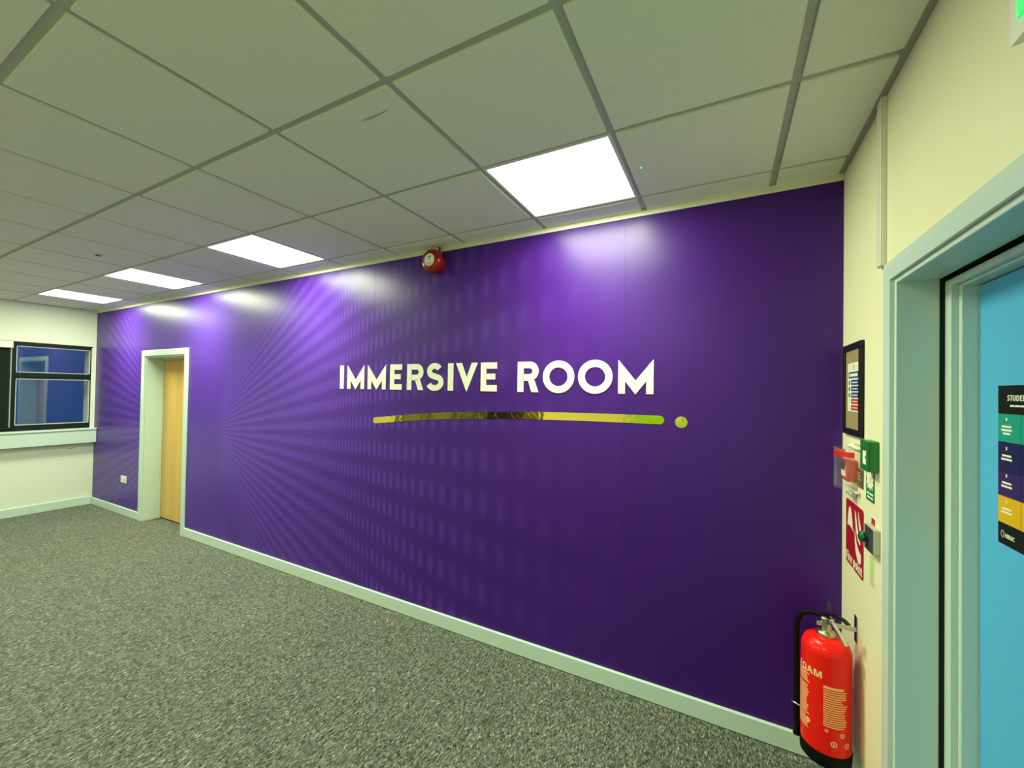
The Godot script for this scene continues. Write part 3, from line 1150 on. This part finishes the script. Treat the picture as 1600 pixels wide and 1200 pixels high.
# ==================================================================== fire extinguisher
func extinguisher() -> void:
	var o := thing("fire_extinguisher", "red foam fire extinguisher with black base hung on the cream wall in the corner", "fire extinguisher", Vector3(-0.105, 0.232, 0.272), 0.0)
	var R := 0.083
	var st := mb()
	lathe(st, [Vector2(0.0, 0.004), Vector2(0.06, 0.0), Vector2(R - 0.004, 0.0), Vector2(R + 0.001, 0.006), Vector2(R + 0.0025, 0.050), Vector2(R + 0.001, 0.054), Vector2(R - 0.003, 0.054)], 56)
	part("base", st, M.black_rubber, o)
	st = mb()
	var prof: Array = [Vector2(R, 0.045), Vector2(R, 0.420)]
	for i in range(1, 13):
		var a := PI / 2 * i / 13.0
		prof.append(Vector2(0.030 + (R - 0.030) * pow(cos(a), 0.8), 0.420 + 0.057 * sin(a)))
	prof.append(Vector2(0.030, 0.478))
	prof.append(Vector2(0.022, 0.480))
	lathe(st, prof, 64)
	var body := part("body", st, M.red_enamel, o)
	# print on the body: word, lines and symbols wrapped round the cylinder
	st = mb()
	wrap_text(st, "FOAM", R + 0.0006, deg_to_rad(178.0), 0.352, 0.026)
	part("word", st, M.warm_ink, body)
	st = mb()
	var r := RandomNumberGenerator.new()
	r.seed = 9
	var y := 0.340
	while y > 0.175:
		if not (y < 0.300 and y > 0.293):
			wrap_bar(st, R + 0.0005, 205.0, 138.0 + r.randf_range(0.0, 9.0), y, 0.0045)
		y -= 0.0078
	y = 0.165
	while y > 0.115:
		wrap_bar(st, R + 0.0005, 205.0, 136.0 + r.randf_range(0.0, 14.0), y, 0.005)
		y -= 0.0085
	y = 0.318
	while y > 0.165:
		wrap_bar(st, R + 0.0005, 105.0, 48.0 + r.randf_range(0.0, 16.0), y, 0.0045 if y < 0.31 else 0.010)
		y -= 0.0085 if y < 0.31 else 0.014
	part("small_print", st, M.label_ink, body)
	for a in [[98.0, 0.148, 0.006], [62.0, 0.140, 0.009], [82.0, 0.103, 0.011], [48.0, 0.100, 0.011], [142.0, 0.150, 0.010]]:
		st = mb()
		wrap_ring(st, R + 0.0006, a[0], a[1], a[2])
		part("symbol", st, M.label_ink, body)
	# valve
	st = mb()
	lathe(st, [Vector2(0.0, 0.474), Vector2(0.031, 0.474), Vector2(0.033, 0.478), Vector2(0.033, 0.490), Vector2(0.030, 0.494), Vector2(0.020, 0.497), Vector2(0.018, 0.504), Vector2(0.018, 0.530), Vector2(0.021, 0.533), Vector2(0.021, 0.548), Vector2(0.015, 0.553), Vector2(0.0, 0.553)], 32)
	pen = Transform3D(Basis(Vector3.UP, PI), Vector3(-0.018, 0.520, 0.0)) * Transform3D(Basis(Vector3(0, 1, 0), Vector3(-1, 0, 0), Vector3(0, 0, 1)), Vector3.ZERO)
	lathe(st, [Vector2(0.0, -0.014), Vector2(0.009, -0.014), Vector2(0.009, 0.010), Vector2(0.0, 0.010)], 18)
	pen = Transform3D()
	var valve := part("valve", st, M.brass, o)
	st = mb()
	var dir := Basis(Vector3.UP, deg_to_rad(-62.0))
	pen = Transform3D(dir, Vector3(0, 0.540, 0))
	box(st, Vector3(-0.016, -0.012, -0.011), Vector3(0.030, 0.014, 0.011), 0.003)
	part("handle_bracket", st, M.chrome, valve)
	st = mb()
	pen = Transform3D(dir, Vector3(0, 0.548, 0))
	prism(st, PackedVector2Array([Vector2(-0.012, 0.004), Vector2(0.02, 0.014), Vector2(0.05, 0.030), Vector2(0.085, 0.033), Vector2(0.108, 0.028), Vector2(0.109, 0.031), Vector2(0.085, 0.038), Vector2(0.046, 0.036), Vector2(0.012, 0.022), Vector2(-0.014, 0.010)]), -0.009, 0.009)
	part("upper_lever", st, M.black_plastic, o)
	st = mb()
	pen = Transform3D(dir, Vector3(0, 0.545, 0))
	prism(st, PackedVector2Array([Vector2(0.0, -0.010), Vector2(0.03, -0.010), Vector2(0.070, -0.036), Vector2(0.094, -0.056), Vector2(0.100, -0.053), Vector2(0.098, -0.047), Vector2(0.073, -0.026), Vector2(0.034, 0.001), Vector2(0.0, 0.001)]), -0.007, 0.007)
	part("lower_lever", st, M.chrome, o)
	st = mb()
	tube(st, [Vector3(0.0, 0.548, 0.0), Vector3(-0.03, 0.552, -0.01), Vector3(-0.064, 0.542, -0.024), Vector3(-0.088, 0.505, -0.036), Vector3(-0.0925, 0.42, -0.042), Vector3(-0.0915, 0.25, -0.042), Vector3(-0.0905, 0.07, -0.042)], 0.0105, 14)
	part("hose", st, M.black_rubber, o)
	st = mb()
	tube(st, [Vector3(-0.0905, 0.072, -0.042), Vector3(-0.0905, 0.045, -0.042), Vector3(-0.0905, 0.015, -0.042)], 0.013, 14)
	part("nozzle", st, M.black_plastic, o)
	st = mb()
	tube(st, [Vector3(-0.078, 0.148, -0.022), Vector3(-0.098, 0.150, -0.030), Vector3(-0.106, 0.148, -0.042)], 0.004, 8)
	part("hose_clip", st, M.chrome, o)
	st = mb()
	tube(st, [Vector3(0.012, 0.572, -0.022), Vector3(0.012, 0.585, -0.022), Vector3(0.012, 0.600, -0.022)], 0.006, 10)
	part("safety_pin", st, M.dark_plastic, o)
	# the wall bracket that carries it
	var b := thing("extinguisher_bracket", "small metal wall bracket that carries the red fire extinguisher by its neck", "bracket", Vector3(0, 0.74, 0.235))
	st = mb()
	box(st, Vector3(-0.004, -0.05, -0.018), Vector3(0.0, 0.055, 0.018), 0.001)
	part("plate", st, M.chrome, b)
	st = mb()
	box(st, Vector3(-0.080, -0.004, 0.010), Vector3(-0.003, 0.014, 0.014), 0.001)
	part("arm", st, M.chrome, b)


# round print: theta in degrees, measured from +x towards +z
func wrap_point(R: float, deg: float, y: float) -> Vector3:
	var a := deg_to_rad(deg)
	return Vector3(cos(a) * R, y, sin(a) * R)


func wrap_bar(st: SurfaceTool, R: float, d0: float, d1: float, y: float, h: float) -> void:
	var n := maxi(2, int(absf(d1 - d0) / 6.0))
	for i in n:
		var a := lerpf(d0, d1, float(i) / n)
		var b := lerpf(d0, d1, float(i + 1) / n)
		var m := wrap_point(1.0, (a + b) / 2, 0)
		quad(st, wrap_point(R, a, y), wrap_point(R, b, y), wrap_point(R, b, y - h), wrap_point(R, a, y - h), m)


func wrap_ring(st: SurfaceTool, R: float, deg: float, y: float, r: float) -> void:
	for i in 16:
		for w in [[0.62, 1.0], [0.0, 0.3]]:
			var p: Array = []
			for q in [[i, w[0]], [i, w[1]], [i + 1, w[1]], [i + 1, w[0]]]:
				var t: float = TAU * q[0] / 16.0
				p.append(wrap_point(R, deg - rad_to_deg(cos(t) * q[1] * r / R), y + sin(t) * q[1] * r))
			quad(st, p[0], p[1], p[2], p[3], wrap_point(1.0, deg, 0))


func wrap_text(st: SurfaceTool, words: String, R: float, start: float, y: float, height: float) -> void:
	var t := text_mesh(words, height, 0.0)
	t.horizontal_alignment = HORIZONTAL_ALIGNMENT_LEFT
	for s in t.get_surface_count():
		var arr := t.surface_get_arrays(s)
		var v: PackedVector3Array = arr[Mesh.ARRAY_VERTEX]
		var ix: PackedInt32Array = arr[Mesh.ARRAY_INDEX] if arr[Mesh.ARRAY_INDEX] != null else PackedInt32Array(range(v.size()))
		for i in range(0, ix.size() - 2, 3):
			var p: Array = []
			for k in 3:
				var q := v[ix[i + k]]
				var a := start - q.x / R
				p.append(Vector3(cos(a) * R, y + q.y, sin(a) * R))
			var n: Vector3 = ((p[0] as Vector3) + p[1] + p[2]) * Vector3(1, 0, 1)
			n = n.normalized()
			tri(st, p[0], p[1], p[2], n, n, n)


# ==================================================================== the right wall's things
# Local axes on the right wall: x along the wall towards the viewer, y up, z out of the wall.
func on_wall(called: String, label: String, category: String, z: float, y: float, x := 0.0) -> Node3D:
	return thing(called, label, category, Vector3(x, y, z), -PI / 2)


func plate(called: String, m: Material, parent: Node, a: Array, z0: float, z1: float, bev := 0.0) -> MeshInstance3D:
	var st := mb()
	box(st, Vector3(a[0], a[1], z0), Vector3(a[2], a[3], z1), bev)
	return part(called, st, m, parent)


func framed_notice() -> void:
	var o := on_wall("framed_notice", "fire action notice in a black frame on the cream wall above the call point", "framed notice", 0.060, 1.515)
	var w := 0.265
	var h := 0.380
	var b := 0.026
	for e in [[0, 0, w, b], [0, h - b, w, h], [0, b, b, h - b], [w - b, b, w, h - b]]:
		plate("frame", M.black_plastic, o, e, 0.0005, 0.014, 0.002)
	var mount := plate("mount", M.tan_card, o, [b, b, w - b, h - b], 0.002, 0.007)
	var page := plate("page", M.paper, o, [0.058, 0.098, 0.236, 0.300], 0.0068, 0.0076)
	plate("heading", M.blue_ink, page, [0.074, 0.236, 0.220, 0.262], 0.0076, 0.0080)
	plate("heading_text", M.paper, page, [0.088, 0.243, 0.206, 0.255], 0.0080, 0.0083)
	plate("emblem", M.grey_ink, page, [0.140, 0.272, 0.152, 0.290], 0.0076, 0.0080)
	for i in 5:
		var y := 0.208 - 0.026 * i
		plate("instruction", M.blue_ink if i < 3 else M.red_ink, page, [0.112, y, 0.218, y + 0.021], 0.0076, 0.0080)
		plate("instruction_text", M.paper, page, [0.128, y + 0.008, 0.202, y + 0.012], 0.0080, 0.0082)
		if i < 3:
			plate("icon", M.blue_ink, page, [0.076, y + 0.002, 0.094, y + 0.018], 0.0076, 0.0080)
	mount.set_meta("label", "tan card mount")


func call_point() -> void:
	var o := on_wall("fire_call_point", "red fire alarm call point under a clear bulging cover below the framed notice", "call point", 0.125, 1.290)
	var st := mb()
	box(st, Vector3(0.034, 0.040, 0.0), Vector3(0.122, 0.128, 0.038), 0.004)
	var body := part("body", st, M.call_red, o)
	plate("glass_panel", M.sign_white, body, [0.048, 0.058, 0.108, 0.100], 0.038, 0.0395)
	plate("dark_window", M.dark_plastic, body, [0.050, 0.082, 0.106, 0.112], 0.0385, 0.0402)
	# clear cover: a shell with a curved front
	st = mb()
	var path := PackedVector2Array()
	for i in 25:
		var a := PI * i / 24.0
		path.append(Vector2(0.078 - cos(a) * 0.073, sin(a) * 0.068))
	var old := Transform3D(Basis(Vector3(1, 0, 0), Vector3(0, 0, 1), Vector3(0, -1, 0)), Vector3.ZERO)
	pen = old
	ribbon(st, path, 0.002, -0.172, -0.010)
	part("clear_cover", st, M.clear_cover, o)
	st = mb()
	pen = old
	prism(st, path, -0.174, -0.172)
	part("cover_top", st, M.clear_cover, o)
	st = mb()
	pen = old
	prism(st, path, -0.012, -0.010)
	part("cover_floor", st, M.clear_cover, o)
	st = mb()
	pen = old
	var band := PackedVector2Array()
	for i in range(2, 23):
		band.append(Vector2(0.078 - cos(PI * i / 24.0) * 0.0745, sin(PI * i / 24.0) * 0.0695))
	ribbon(st, band, 0.0008, -0.162, -0.140)
	part("red_band", st, M.call_red, o)
	plate("cover_flange", M.white_plastic, o, [0.0, 0.0, 0.156, 0.010], 0.0, 0.016, 0.002)
	plate("cover_flange", M.white_plastic, o, [0.0, 0.174, 0.156, 0.182], 0.0, 0.012, 0.002)
	for x in [0.105, 0.150]:
		st = mb()
		tube(st, [Vector3(x, 0.192, 0.0), Vector3(x, 0.192, 0.004), Vector3(x, 0.192, 0.008)], 0.004, 10)
		part("screw", st, M.grey_plastic, o)
	st = mb()
	box(st, Vector3(0.050, -0.022, 0.0), Vector3(0.115, -0.001, 0.026), 0.006)
	part("cable_gland", st, M.grey_plastic, o)
	var s := on_wall("call_point_label", "small reddish grey label plate beside the clear call point cover", "label", 0.250, 1.318)
	plate("plate", mat("maroon_grey", lin(0.12, 0.07, 0.065), 0.4), s, [0.0, 0.0, 0.070, 0.074], 0.0, 0.004, 0.001)
	var st2 := mb()
	for i in 3:
		box(st2, Vector3(0.012, 0.030 + 0.012 * i, 0.004), Vector3(0.050 - 0.008 * i, 0.034 + 0.012 * i, 0.0044))
	part("print", st2, M.grey_plastic, s)


func poly(a: Array) -> PackedVector2Array:
	var p := PackedVector2Array()
	for q in a:
		p.append(Vector2(q[0], q[1]))
	return p


func put_text(called: String, words: String, height: float, m: Material, parent: Node, x: float, y: float, z: float, bold := true) -> MeshInstance3D:
	var t := text_mesh(words, height, 0.0006, bold)
	return place(called, t, m, parent, Transform3D(Basis(), Vector3(x, y, z)))


func fire_point_sign() -> void:
	var o := on_wall("fire_point_sign", "red sign with helmet and flames reading Fire point on the cream wall", "sign", 0.079, 0.968)
	var w := 0.245
	var h := 0.268
	var st := mb()
	prism(st, rounded(w, h, 0.014), 0.0, 0.003)
	var b := part("board", st, M.red_sign, o)
	st = mb()
	# helmet
	prism(st, poly([[0.020, 0.158], [0.030, 0.166], [0.034, 0.200], [0.046, 0.232], [0.062, 0.244], [0.080, 0.232], [0.096, 0.200], [0.104, 0.166], [0.120, 0.150], [0.100, 0.158], [0.070, 0.162], [0.040, 0.162]]), 0.003, 0.0036)
	part("helmet_symbol", st, M.sign_white, b)
	st = mb()
	prism(st, poly([[0.136, 0.246], [0.150, 0.232], [0.168, 0.190], [0.196, 0.150], [0.212, 0.130], [0.204, 0.124], [0.176, 0.140], [0.152, 0.168], [0.142, 0.205]]), 0.003, 0.0036)
	prism(st, poly([[0.182, 0.250], [0.196, 0.226], [0.214, 0.200], [0.224, 0.176], [0.216, 0.166], [0.204, 0.176], [0.190, 0.206]]), 0.003, 0.0036)
	prism(st, poly([[0.136, 0.160], [0.146, 0.146], [0.160, 0.120], [0.190, 0.098], [0.220, 0.090], [0.222, 0.060], [0.206, 0.048], [0.176, 0.056], [0.152, 0.080], [0.140, 0.116]]), 0.003, 0.0036)
	part("flame_symbol", st, M.sign_white, b)
	put_text("words", "Fire point", 0.036, M.sign_white, b, w / 2, 0.028, 0.0034)


func rounded(w: float, h: float, r: float) -> PackedVector2Array:
	var p := oval(Vector2(w - r, h - r), r, r, 6, 0, 90)
	p.append_array(oval(Vector2(r, h - r), r, r, 6, 90, 180))
	p.append_array(oval(Vector2(r, r), r, r, 6, 180, 270))
	p.append_array(oval(Vector2(w - r, r), r, r, 6, 270, 360))
	return p


func green_box() -> void:
	var o := on_wall("break_glass_box", "green emergency break glass box on the cream wall right of the framed notice", "break glass unit", 0.418, 1.412)
	var w := 0.081
	var h := 0.107
	var d := 0.034
	var st := mb()
	box(st, Vector3(0, 0, 0), Vector3(w, h, d - 0.006), 0.003)
	for e in [[0, 0, w, 0.022], [0, 0.072, w, h], [0, 0.022, 0.014, 0.072], [w - 0.012, 0.022, w, 0.072]]:
		box(st, Vector3(e[0], e[1], d - 0.008), Vector3(e[2], e[3], d), 0.0015)
	var b := part("housing", st, M.green_plastic, o)
	plate("glass_panel", M.sign_white, b, [0.014, 0.022, w - 0.012, 0.072], d - 0.0065, d - 0.004)
	plate("dot", M.dark_plastic, b, [0.044, 0.044, 0.054, 0.052], d - 0.004, d - 0.0035)
	st = mb()
	for i in 3:
		box(st, Vector3(0.010, 0.080 + 0.008 * i, d), Vector3(0.060 - 0.008 * (i % 2), 0.083 + 0.008 * i, d + 0.0004))
	part("print", st, M.green_sign, b)


func green_sign() -> void:
	var o := on_wall("push_sign", "green safety sign with a white shattering glass burst under the green box", "sign", 0.354, 1.292)
	var w := 0.096
	var h := 0.118
	var b := plate("board", M.green_sign, o, [0, 0, w, h], 0.0, 0.0015)
	var st := mb()
	prism(st, poly([[0.010, 0.108], [0.022, 0.098], [0.030, 0.113], [0.042, 0.100], [0.056, 0.116], [0.062, 0.100], [0.084, 0.112], [0.078, 0.094], [0.090, 0.084], [0.078, 0.076], [0.086, 0.060], [0.072, 0.058], [0.076, 0.044], [0.058, 0.052], [0.048, 0.040], [0.036, 0.052], [0.018, 0.042], [0.022, 0.060], [0.006, 0.062], [0.016, 0.078], [0.004, 0.092]]), 0.0015, 0.002)
	part("burst_symbol", st, M.sign_white, b)
	st = mb()
	prism(st, poly([[0.044, 0.086], [0.058, 0.088], [0.062, 0.072], [0.050, 0.066], [0.042, 0.074]]), 0.002, 0.0023)
	part("hand_symbol", st, M.label_ink, b)
	st = mb()
	for e in [[0.012, 0.024, 0.040], [0.046, 0.024, 0.084], [0.016, 0.010, 0.050], [0.056, 0.010, 0.082]]:
		box(st, Vector3(e[0], e[1], 0.0015), Vector3(e[2], e[1] + 0.007, 0.0019))
	part("print", st, M.sign_white, b)


func exit_button() -> void:
	var o := on_wall("exit_button", "grey box with a green dome push button beside the red sign", "push button", 0.423, 1.129)
	var st := mb()
	box(st, Vector3(0, 0, 0), Vector3(0.090, 0.088, 0.020), 0.003)
	part("back_box", st, M.grey_plastic, o)
	st = mb()
	box(st, Vector3(0.001, 0.001, 0.020), Vector3(0.089, 0.087, 0.0225), 0.001)
	part("face_plate", st, mat("steel_grey", lin(0.07, 0.085, 0.085), 0.35, 0.3), o)
	st = mb()
	pen = Transform3D(Basis(Vector3(1, 0, 0), Vector3(0, 0, 1), Vector3(0, -1, 0)), Vector3(0.036, 0.046, 0.0225))
	var pr: Array = [Vector2(0.010, 0.0), Vector2(0.010, 0.008), Vector2(0.017, 0.009)]
	for i in 9:
		var a := PI / 2 * i / 8.0
		pr.append(Vector2(0.020 * cos(a), 0.013 + 0.013 * sin(a)))
	lathe(st, pr, 32)
	part("button", st, mat("green_dome", lin(0.004, 0.10, 0.03), 0.15), o)


func stickers() -> void:
	var o := on_wall("red_label", "tiny red and white label above the grey push button box", "label", 0.390, 1.213)
	plate("paper", M.sign_white, o, [0, 0.0, 0.068, 0.026], 0.0, 0.0006)
	plate("red_block", M.red_ink, o, [0.026, 0.001, 0.067, 0.025], 0.0006, 0.0009)
	o = on_wall("test_label", "narrow green and orange printed label under the grey push button box", "label", 0.396, 0.985)
	plate("paper", M.sign_white, o, [0, 0, 0.064, 0.118], 0.0, 0.0006)
	var st := mb()
	for i in 7:
		box(st, Vector3(0.004 + 0.003 * (i % 3), 0.030 + 0.010 * i, 0.0006), Vector3(0.056 - 0.004 * (i % 2), 0.037 + 0.010 * i, 0.0009))
	part("green_print", st, M.lime_ink, o)
	for y in [0.006, 0.014, 0.022, 0.102, 0.109]:
		st = mb()
		box(st, Vector3(0.004, y, 0.0006), Vector3(0.058, y + 0.005, 0.0009))
		part("orange_print", st, M.orange_ink, o)


func trunking() -> void:
	var o := on_wall("cable_trunking", "slim cream cable trunking running down from the ceiling to the blue door's frame", "cable trunking", 0.516, 2.118)
	var st := mb()
	box(st, Vector3(0, 0, 0), Vector3(0.046, CEIL - 2.118 - 0.010, 0.012), 0.001)
	part("channel", st, M.trim_cream, o)
	st = mb()
	box(st, Vector3(0.002, 0, 0.012), Vector3(0.044, CEIL - 2.118 - 0.010, 0.0165), 0.002)
	part("lid", st, M.trim_cream, o)


func door_poster() -> void:
	var o := on_wall("door_poster", "poster with coloured squares and a black heading stuck on the blue door", "poster", 0.811, 1.305, 0.1579)
	var w := 0.56
	plate("sheet", M.black_ink, o, [0, 0, w, 0.405], 0.0, 0.0015)
	var rows := [[0.261, 0.333, "teal_ink"], [0.185, 0.261, "navy_ink"], [0.123, 0.185, "violet_ink"], [0.054, 0.123, "amber_ink"]]
	for r in rows:
		for c in 6:
			var x0 := 0.0 + 0.0935 * c
			var t := plate("panel", M[r[2]], o, [x0 + 0.0006, r[0] + 0.0004, x0 + 0.0925, r[1] - 0.0004], 0.0015, 0.0018)
			var st := mb()
			var yy: float = (r[0] + r[1]) / 2.0 - 0.004
			box(st, Vector3(x0 + 0.034, yy + 0.022, 0.0018), Vector3(x0 + 0.039, yy + 0.030, 0.0021))
			box(st, Vector3(x0 + 0.018, yy + 0.005, 0.0018), Vector3(x0 + 0.056, yy + 0.010, 0.0021))
			box(st, Vector3(x0 + 0.015, yy - 0.004, 0.0018), Vector3(x0 + 0.059, yy + 0.001, 0.0021))
			if r[2] == "teal_ink":
				box(st, Vector3(x0 + 0.022, yy - 0.013, 0.0018), Vector3(x0 + 0.052, yy - 0.008, 0.0021))
			part("print", st, M.sign_white if r[2] != "amber_ink" else M.paper, t)
	put_text("heading", "STUDENT", 0.0142, M.sign_white, o, 0.083, 0.373, 0.0018)
	var st2 := mb()
	for e in [[0.051, 0.068], [0.070, 0.088], [0.090, 0.112]]:
		box(st2, Vector3(e[0], 0.3515, 0.0015), Vector3(e[1], 0.356, 0.0019))
	part("subheading", st2, M.sign_white, o)
	put_text("footer", "HRUC", 0.0105, M.sign_white, o, 0.050, 0.024, 0.0018)
	var st3 := mb()
	ribbon(st3, oval(Vector2(0.020, 0.026), 0.006, 0.008, 20), 0.004, 0.0015, 0.0019, true)
	part("emblem", st3, M.grey_ink, o)


# ==================================================================== left wall and ceiling things
func roller_blind() -> void:
	var o := thing("roller_blind", "black roller blind with a cream cassette drawn down over the left part of the window", "blind", Vector3(LEFT, 1.10, 0.765))
	var st := mb()
	box(st, Vector3(0.003, 1.00, 0.0), Vector3(0.055, 1.082, 0.84), 0.006)
	part("cassette", st, M.white_plastic, o)
	st = mb()
	box(st, Vector3(0.010, 0.012, 0.018), Vector3(0.013, 1.00, 0.82))
	part("cloth", st, M.blind_cloth, o)
	st = mb()
	box(st, Vector3(0.006, 0.0, 0.018), Vector3(0.018, 0.014, 0.82), 0.003)
	part("bottom_bar", st, M.window_frame, o)
	st = mb()
	box(st, Vector3(0.004, 0.02, 0.003), Vector3(0.012, 1.00, 0.012), 0.002)
	part("side_guide", st, M.grey_plastic, o)
	var c := thing("cord_cleat", "small white hook on the wall just below the window sill", "hook", Vector3(LEFT, 0.812, 0.245))
	st = mb()
	box(st, Vector3(0.0, -0.014, -0.016), Vector3(0.006, 0.014, 0.016), 0.002)
	part("plate", st, M.white_plastic, c)
	st = mb()
	tube(st, [Vector3(0.004, 0.0, 0.012), Vector3(0.03, 0.004, 0.0), Vector3(0.036, 0.01, -0.02), Vector3(0.03, 0.022, -0.036)], 0.006, 10)
	part("hook_arm", st, M.white_plastic, c)


func small_ceiling_things() -> void:
	var o := thing("indicator_light", "tiny green glowing indicator in the ceiling tile beside the nearest light panel", "indicator light", Vector3(-0.819, CEIL - 0.007, 0.46))
	var st := mb()
	lathe(st, [Vector2(0.0, -0.001), Vector2(0.006, -0.001), Vector2(0.007, 0.002)], 18)
	part("rim", st, M.white_plastic, o)
	st = mb()
	lathe(st, [Vector2(0.0, -0.005), Vector2(0.003, -0.004), Vector2(0.0045, -0.001), Vector2(0.0045, 0.001)], 16)
	part("lens", st, M.green_led, o)
	o = thing("smoke_detector", "small grey round detector on the far part of the ceiling", "detector", Vector3(-4.832, CEIL - 0.007, 1.045))
	st = mb()
	lathe(st, [Vector2(0.0, -0.010), Vector2(0.028, -0.010), Vector2(0.032, -0.006), Vector2(0.034, 0.0)], 28)
	part("rim", st, M.light_frame, o)
	st = mb()
	lathe(st, [Vector2(0.0, -0.017), Vector2(0.014, -0.016), Vector2(0.017, -0.010)], 20)
	part("sensor", st, M.dark_plastic, o)
